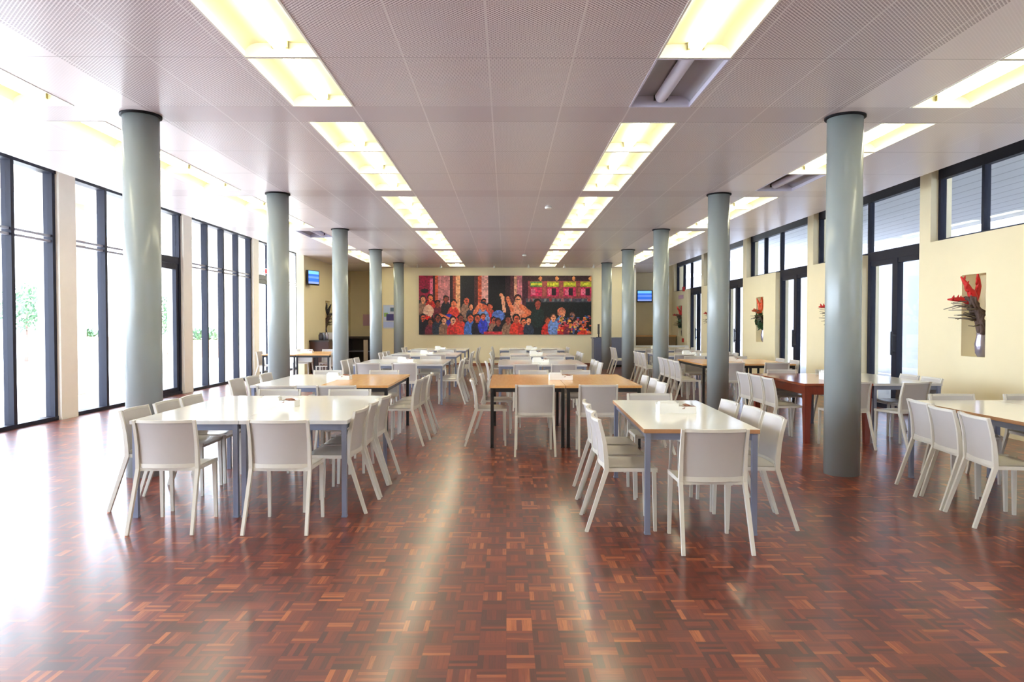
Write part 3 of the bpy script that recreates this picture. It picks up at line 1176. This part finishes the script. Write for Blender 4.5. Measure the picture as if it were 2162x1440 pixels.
labs = {2: ('red flowers and dry twigs bursting from the nearest right-hand niche', 'red_flower', 1.0, False, False, -0.0),
        3: ('dark arrangement with red tips in the niche beside the nearest right column', 'red_flower', .95, True, False, 0),
        4: ('orange flowers with green leaves in grey vase, niche between the glass doors', 'orange_flower', .7, False, True, 0),
        5: ('red flowers in the niche half hidden by the second right column', 'red_flower', .9, False, False, 0),
        6: ('dark green arrangement with red tips in the farthest right niche', 'red_flower', .9, True, True, 0)}
for k, y in enumerate(NICHE):
    kk = k
    if kk in labs:
        l = labs[kk]
        arrangement(XR + .12, y, 1.02, 1, 10 + k, l[0], l[1], l[2], l[3], l[4])
arrangement(-6.03, 23.65, 1.02, -1, 77, 'black arrangement in the niche of the far left wall', 'vase_dark', .8, True, False)

# ------------------------------------------------------------ painting
def painted_panel(name, img, x0, x1, z0, z1, y, th, parent=None, matn='painted', edge='black_plastic'):
    h, w, _ = img.shape
    m = MB()
    m.grid(lambda u, v: (x0 + (x1 - x0) * u, y - th, z0 + (z1 - z0) * v), w, h, 0, False)
    nf = len(m.f)
    m.box(x0, x1, y - th + .001, y, z0, z1, 1)
    o = m.build(name, [matn, edge], parent)
    at = o.data.attributes.new('paint', 'FLOAT_COLOR', 'CORNER')
    data = np.zeros((len(o.data.loops), 4), dtype=np.float32)
    data[:, 3] = 1
    c = np.where(img <= .04045, img / 12.92, ((img + .055) / 1.055) ** 2.4)
    flat = c[::-1].reshape(-1, 3)
    data[:nf * 4, :3] = np.repeat(flat, 4, axis=0)
    at.data.foreach_set('color', data.ravel())
    return o


def crowd_image(W=234, H=80):
    sx, sy = W / 1875.0, H / 637.0      # drawn on a 1875 x 637 board
    img = np.zeros((H, W, 3), dtype=np.float64)
    yy, xx = np.mgrid[0:H, 0:W]
    X, Y = xx / sx, yy / sy
    r = random.Random(12)

    def rect(x0, x1, y0, y1, c):
        img[(X >= x0) & (X < x1) & (Y >= y0) & (Y < y1)] = [v / 255 for v in c]

    def ell(cx, cy, rx, ry, c):
        img[((X - cx) / rx) ** 2 + ((Y - cy) / ry) ** 2 < 1] = [v / 255 for v in c]

    def limb(x0, y0, x1, y1, w, c):
        L = max(1, math.hypot(x1 - x0, y1 - y0))
        t = np.clip(((X - x0) * (x1 - x0) + (Y - y0) * (y1 - y0)) / L ** 2, 0, 1)
        d = np.hypot(X - x0 - t * (x1 - x0), Y - y0 - t * (y1 - y0))
        img[d < w] = [v / 255 for v in c]
    rect(0, 1875, 0, 637, (24, 18, 26))
    rect(0, 150, 0, 260, (158, 20, 60))
    rect(120, 150, 30, 260, (225, 110, 140))
    for a, b, c in ((150, 175, (60, 20, 30)), (175, 205, (215, 90, 60)), (205, 330, (205, 130, 135)), (330, 362, (50, 22, 34)), (362, 400, (160, 70, 50)),
                    (400, 442, (240, 165, 120)), (445, 600, (22, 18, 26)), (600, 640, (80, 40, 40)), (640, 680, (205, 88, 60)), (680, 750, (232, 165, 155)),
                    (750, 930, (14, 12, 20)), (930, 990, (50, 30, 38)), (990, 1030, (90, 45, 50)), (1030, 1060, (220, 160, 130)), (1060, 1120, (205, 120, 130)),
                    (1120, 1180, (70, 30, 45))):
        rect(a, b, 0, 400, c)
    rect(1120, 1875, 0, 60, (60, 34, 38))
    rect(1180, 1875, 55, 270, (150, 60, 70))
    for k in range(4):
        x = 1205 + k * 182
        rect(x, x + 130, 60, 112, (180, 180, 50) if k else (100, 150, 70))
        rect(x + 6, x + 126, 74, 98, (215, 210, 60))
        rect(x, x + 130, 120, 215, (205, 40, 90))
        rect(x + 10, x + 60, 140, 205, (235, 110, 140))
        if k:
            rect(x + 55, x + 100, 135, 210, (40, 16, 28))
        rect(x + 132, x + 178, 60, 215, (160, 78, 70))
        ell(x + 110, 28, 20, 22, (245, 150, 90))
    rect(1160, 1875, 245, 290, (70, 70, 84))
    rect(1160, 1875, 285, 637, (12, 20, 26))
    for k in range(26):
        x = r.uniform(1180, 1870)
        ell(x, 258, 14, 16, r.choice([(150, 100, 100), (60, 60, 90), (180, 60, 60), (110, 120, 120)]))
    skin = [(232, 120, 80), (240, 150, 110), (205, 90, 60), (150, 70, 55), (222, 100, 70), (245, 165, 130)]
    cloth = [(200, 40, 40), (50, 60, 190), (70, 110, 190), (40, 50, 70), (150, 110, 90), (30, 26, 40), (120, 40, 60), (225, 60, 45), (110, 140, 200)]

    def person(cx, cy, s, sk, cl, hair=(26, 18, 24), arm=None):
        ell(cx, cy + 120 * s, 62 * s, 95 * s, cl)
        rect(cx - 12 * s, cx + 12 * s, cy + 20 * s, cy + 50 * s, sk)
        ell(cx, cy - 8 * s, 36 * s, 40 * s, hair)
        ell(cx + 4 * s, cy + 6 * s, 27 * s, 34 * s, sk)
        rect(cx - 10 * s, cx + 18 * s, cy - 3 * s, cy + 2 * s, hair)
        rect(cx - 2 * s, cx + 14 * s, cy + 21 * s, cy + 25 * s, (120, 30, 30))
        if arm:
            limb(cx + 30 * s * arm[2], cy + 70 * s, cx + arm[0], cy + arm[1], 15 * s, sk)
    ell(60, 160, 45, 25, (24, 20, 30))
    for p in ((40, 250, .9, 1, 4), (120, 235, .9, 0, 0), (200, 300, .9, 3, 6), (290, 250, .9, 3, 5), (370, 300, 1.1, 0, 7), (510, 265, 1.0, 4, 4), (700, 280, .8, 2, 8),
              (765, 330, .95, 4, 0), (560, 330, .8, 1, 3)):
        person(p[0], p[1], p[2], skin[p[3]], cloth[p[4]])
    person(690, 330, 1.2, skin[0], cloth[8], (44, 60, 80))
    limb(600, 400, 660, 310, 22, skin[0])
    limb(700, 320, 780, 380, 20, skin[2])
    limb(905, 230, 925, 380, 18, skin[5])
    ell(890, 205, 20, 18, skin[1])
    ell(860, 430, 70, 60, (90, 120, 200))
    person(1070, 255, 1.25, skin[1], (235, 150, 120), (60, 26, 28))
    limb(960, 240, 1010, 370, 20, skin[0])
    limb(1110, 330, 1195, 400, 26, skin[0])
    limb(1195, 400, 1120, 440, 24, skin[0])
    person(1285, 300, 1.2, (150, 62, 50), (24, 40, 40))
    person(1545, 400, 1.25, skin[1], (80, 130, 180), (205, 110, 80))
    person(1660, 420, 1.0, (150, 100, 85), (120, 60, 50))
    ell(100, 380, 55, 70, (240, 185, 160))
    limb(40, 430, 110, 460, 22, (225, 40, 35))
    ell(320, 480, 60, 70, (50, 50, 180))
    limb(230, 420, 320, 460, 16, skin[0])
    for k in range(22):
        x = 30 + k * 84 + r.uniform(-20, 20)
        if 1200 < x < 1330:
            continue
        person(x, 470 + r.uniform(-30, 45), r.uniform(.85, 1.15), r.choice(skin), r.choice(cloth), r.choice([(26, 18, 24), (60, 30, 28), (20, 20, 30)]))
    rect(700, 900, 600, 637, (200, 50, 60))
    for k in range(90):
        x, y = r.uniform(1500, 1870), r.uniform(430, 620)
        ell(x, y, r.uniform(8, 20), r.uniform(6, 14), r.choice([(225, 110, 80), (30, 24, 34), (240, 170, 60), (70, 90, 150), (200, 60, 80)]))
    rs = np.random.RandomState(8)
    blotch = rs.uniform(.82, 1.22, (H // 2 + 1, W // 2 + 1, 1)).repeat(2, 0).repeat(2, 1)[:H, :W]
    img *= blotch
    nz = np.random.RandomState(3).uniform(-.04, .04, (H, W, 1))
    return np.clip(img + nz, 0, 1)


o = painted_panel('painting', crowd_image(), -3.10, 3.02, 1.11, 3.20, YB - .01, .05)
tag(o, 'long unframed painting of a lively colourful crowd on the back wall', 'painting')


def poster_image():
    W, H = 24, 36
    img = np.zeros((H, W, 3)) + np.array([.82, .84, .93])
    img[2:14, 2:12] = (.78, .86, .98)
    img[4:10, 13:22] = (.35, .45, .55)
    img[12:18, 2:9] = (.62, .78, .45)
    img[14:24, 6:20] = (.25, .22, .5)
    img[10:20, 19:23] = (.9, .65, .8)
    img[26:34, 1:23] = (.75, .8, .97)
    return img


tag(painted_panel('poster', poster_image(), -4.38, -3.90, 1.33, 2.16, YB - .01, .015, edge='white_trim'), 'pale blue and violet poster hanging between the left far columns', 'poster')
tag(box(-5.45, -5.1, 27.07, 27.09, 1.42, 1.85).build('notice', 'paper_pink'), 'pale lilac notice sheet in the left recess', 'notice')


def tv(x, y, z, rz, w, h, label, reach=.32):
    o = empty('television', (x, y, z), rz, label, 'television', 'wall televisions')
    MB().box(-w / 2, w / 2, 0, .06, -h / 2, h / 2).box(-w * .2, w * .2, .06, .12, -.1, .1).build('case', 'black_plastic', o, bevel=.006)
    W, H = 16, 12
    img = np.zeros((H, W, 3)) + np.array([.20, .42, .85])
    img[:3] = (.45, .75, .95)
    img[5:7] = (.38, .56, .92)
    img[-2:] = (.5, .6, .85)
    painted_panel('screen', img, -w / 2 + .03, w / 2 - .03, -h / 2 + .04, h / 2 - .02, -.001, .003, o, 'screen')
    box(-.04, .04, .1, reach, -.03, .03).build('bracket', 'black_metal', o)
    return o


tv(5.35, 27.48, 2.56, 0, .60, .46, 'black television with blue picture on the right recess wall')
tv(-5.74, 21.25, 2.86, radians(68), .55, .44, 'small television with blue picture on the far left wall', .21)

# wall clock beside first right column
o = empty('wall_clock', (XR - .0, 14.15, 2.42), radians(-90), 'round pale wall clock above the second right niche', 'clock')
m = MB()
for k in range(32):
    a0, a1 = 2 * pi * k / 32, 2 * pi * (k + 1) / 32
    n = len(m.v)
    for a in (a0, a1):
        for rr, yy in ((.20, 0), (.20, -.04), (.18, -.045), (.18, -.02)):
            m.v.append((rr * cos(a), yy, rr * sin(a)))
    for j in range(3):
        m.face((n + j, n + j + 1, n + 5 + j, n + 4 + j))
m.build('rim', 'steel', o)
m = MB()
n = len(m.v)
for k in range(32):
    m.v.append((.181 * cos(2 * pi * k / 32), -.02, .181 * sin(2 * pi * k / 32)))
m.face(tuple(range(32)))
m.build('dial', 'napkin', o)
MB().box(-.006, .006, -.028, -.024, 0, .13).box(0, .09, -.028, -.024, -.006, .006).build('hands', 'black_plastic', o)

# ------------------------------------------------------------ far counters and small things
o = empty('serving_counter', (0, 0, 0), 0, 'dark serving counter with open shelves in the left recess', 'counter')
m = MB()
m.box(-5.9, -4.62, 26.3, 27.05, .95, 1.02)
m.box(-5.9, -5.84, 26.32, 27.05, 0, .95)
m.box(-5.28, -5.12, 26.32, 27.05, 0, .95)
m.box(-4.68, -4.62, 26.32, 27.05, 0, .95)
m.box(-5.84, -4.68, 26.95, 27.05, 0, .95)
m.build('carcass', 'dark_counter', o)
box(-5.84, -4.68, 26.34, 26.95, .45, .49).build('shelf', 'steel', o)
box(-5.28, -5.12, 26.30, 26.319, .1, .9).build('front_panel', 'ext_peach', o)

o = empty('sideboard', (0, 0, 0), 0, 'brown sideboard against the far left wall', 'sideboard')
box(-5.9, -5.35, 21.4, 23.2, .1, .95).build('body', 'dark_wood', o)
box(-5.92, -5.32, 21.36, 23.24, .95, .99).build('top', 'dark_counter', o)
box(-5.88, -5.4, 21.45, 23.15, 0, .1).build('plinth', 'black_plastic', o)
for k in range(3):
    d = box(-5.35, -5.33, 21.43 + k * .58, 21.98 + k * .58, .14, .92).build('door', 'dark_wood', o)
    box(-5.33, -5.31, 21.92 + k * .58, 21.94 + k * .58, .55, .7).build('handle', 'steel', d)
tag(box(-5.8, -5.5, 22.7, 22.95, .99, 1.22).build('storage_box', 'paper'), 'beige box standing on the brown sideboard', 'box')
r = random.Random(9)
for i, (yy, mm, nm, lb) in enumerate(((21.5, 'vase_dark', 'jug', 'dark jug on the near end of the sideboard'), (21.8, 'steel', 'urn', 'steel urn on the sideboard'),
                                      (22.15, 'vase', 'jug', 'grey jug in the middle of the sideboard'))):
    oo = MB().lathe([(.05, 0), (.07, .04), (.07, .16), (.04, .2), (.045, .23)], 16).build(nm, mm)
    oo.location = (-5.6, yy, .99)
    tag(oo, lb, nm)

o = empty('serving_cabinet', (0, 0, 0), 0, 'grey metal serving cabinet under the right end of the painting', 'cabinet')
box(3.0, 4.1, 24.3, 24.95, .08, .98).build('body', 'steel', o)
box(2.97, 4.13, 24.26, 24.98, .98, 1.02).build('top', 'steel', o)
for k in range(2):
    d = box(3.04 + k * .53, 3.53 + k * .53, 24.28, 24.299, .12, .94).build('door', 'steel', o)
    box(3.46 + k * .04 if k == 0 else 3.60, 3.48 if k == 0 else 3.62, 24.26, 24.279, .5, .7).build('handle', 'rail', d)
box(3.05, 4.05, 24.35, 24.9, 0, .08).build('plinth', 'black_plastic', o)
o = empty('monitor', (3.19, 24.5, 1.02), radians(78), 'thin black monitor standing on the grey cabinet', 'monitor')
box(-.02, .02, -.02, .02, 0.015, .12).build('stand', 'black_plastic', o)
box(-.1, .1, -.08, .08, 0, .015).build('base', 'black_plastic', o)
box(-.25, .25, -.02, .02, .12, .46).build('screen', 'black_plastic', o, bevel=.004)

o = empty('kitchen_counter', (0, 0, 0), 0, 'brown-fronted counter inside the right recess', 'counter')
box(4.65, 6.45, 27.0, 27.75, 0, 1.0).build('body', 'tan_front', o)
box(4.63, 6.47, 26.96, 27.78, 1.0, 1.06).build('top', 'beech', o)

# little wall things at the far right
tag(box(XR - .015, XR, 26.05, 26.75, 2.42, 2.56).build('sign', 'paper_pink'), 'small pink sign on the right wall near the corner', 'sign')
tag(box(XR - .06, XR, 25.85, 25.99, 2.68, 2.84).build('fire_alarm', 'red_box'), 'small red fire alarm below the farthest clerestory window', 'alarm')
tag(box(XR - .05, XR, 25.95, 26.07, .82, .96).build('call_point', 'red_box'), 'small red call point low on the far right wall', 'call point')
o = empty('exit_sign', (-6.72, 20.3, 2.98), 0, 'small red and white sign over the far left door', 'sign')
box(-.14, .14, -.02, .0, -.08, .08).build('panel', 'napkin', o)
box(-.13, .02, -.025, -.021, -.06, .06).build('symbol', 'red_box', o)
box(-.2, -.14, -.02, 0, -.02, .02).build('bracket', 'rail', o)
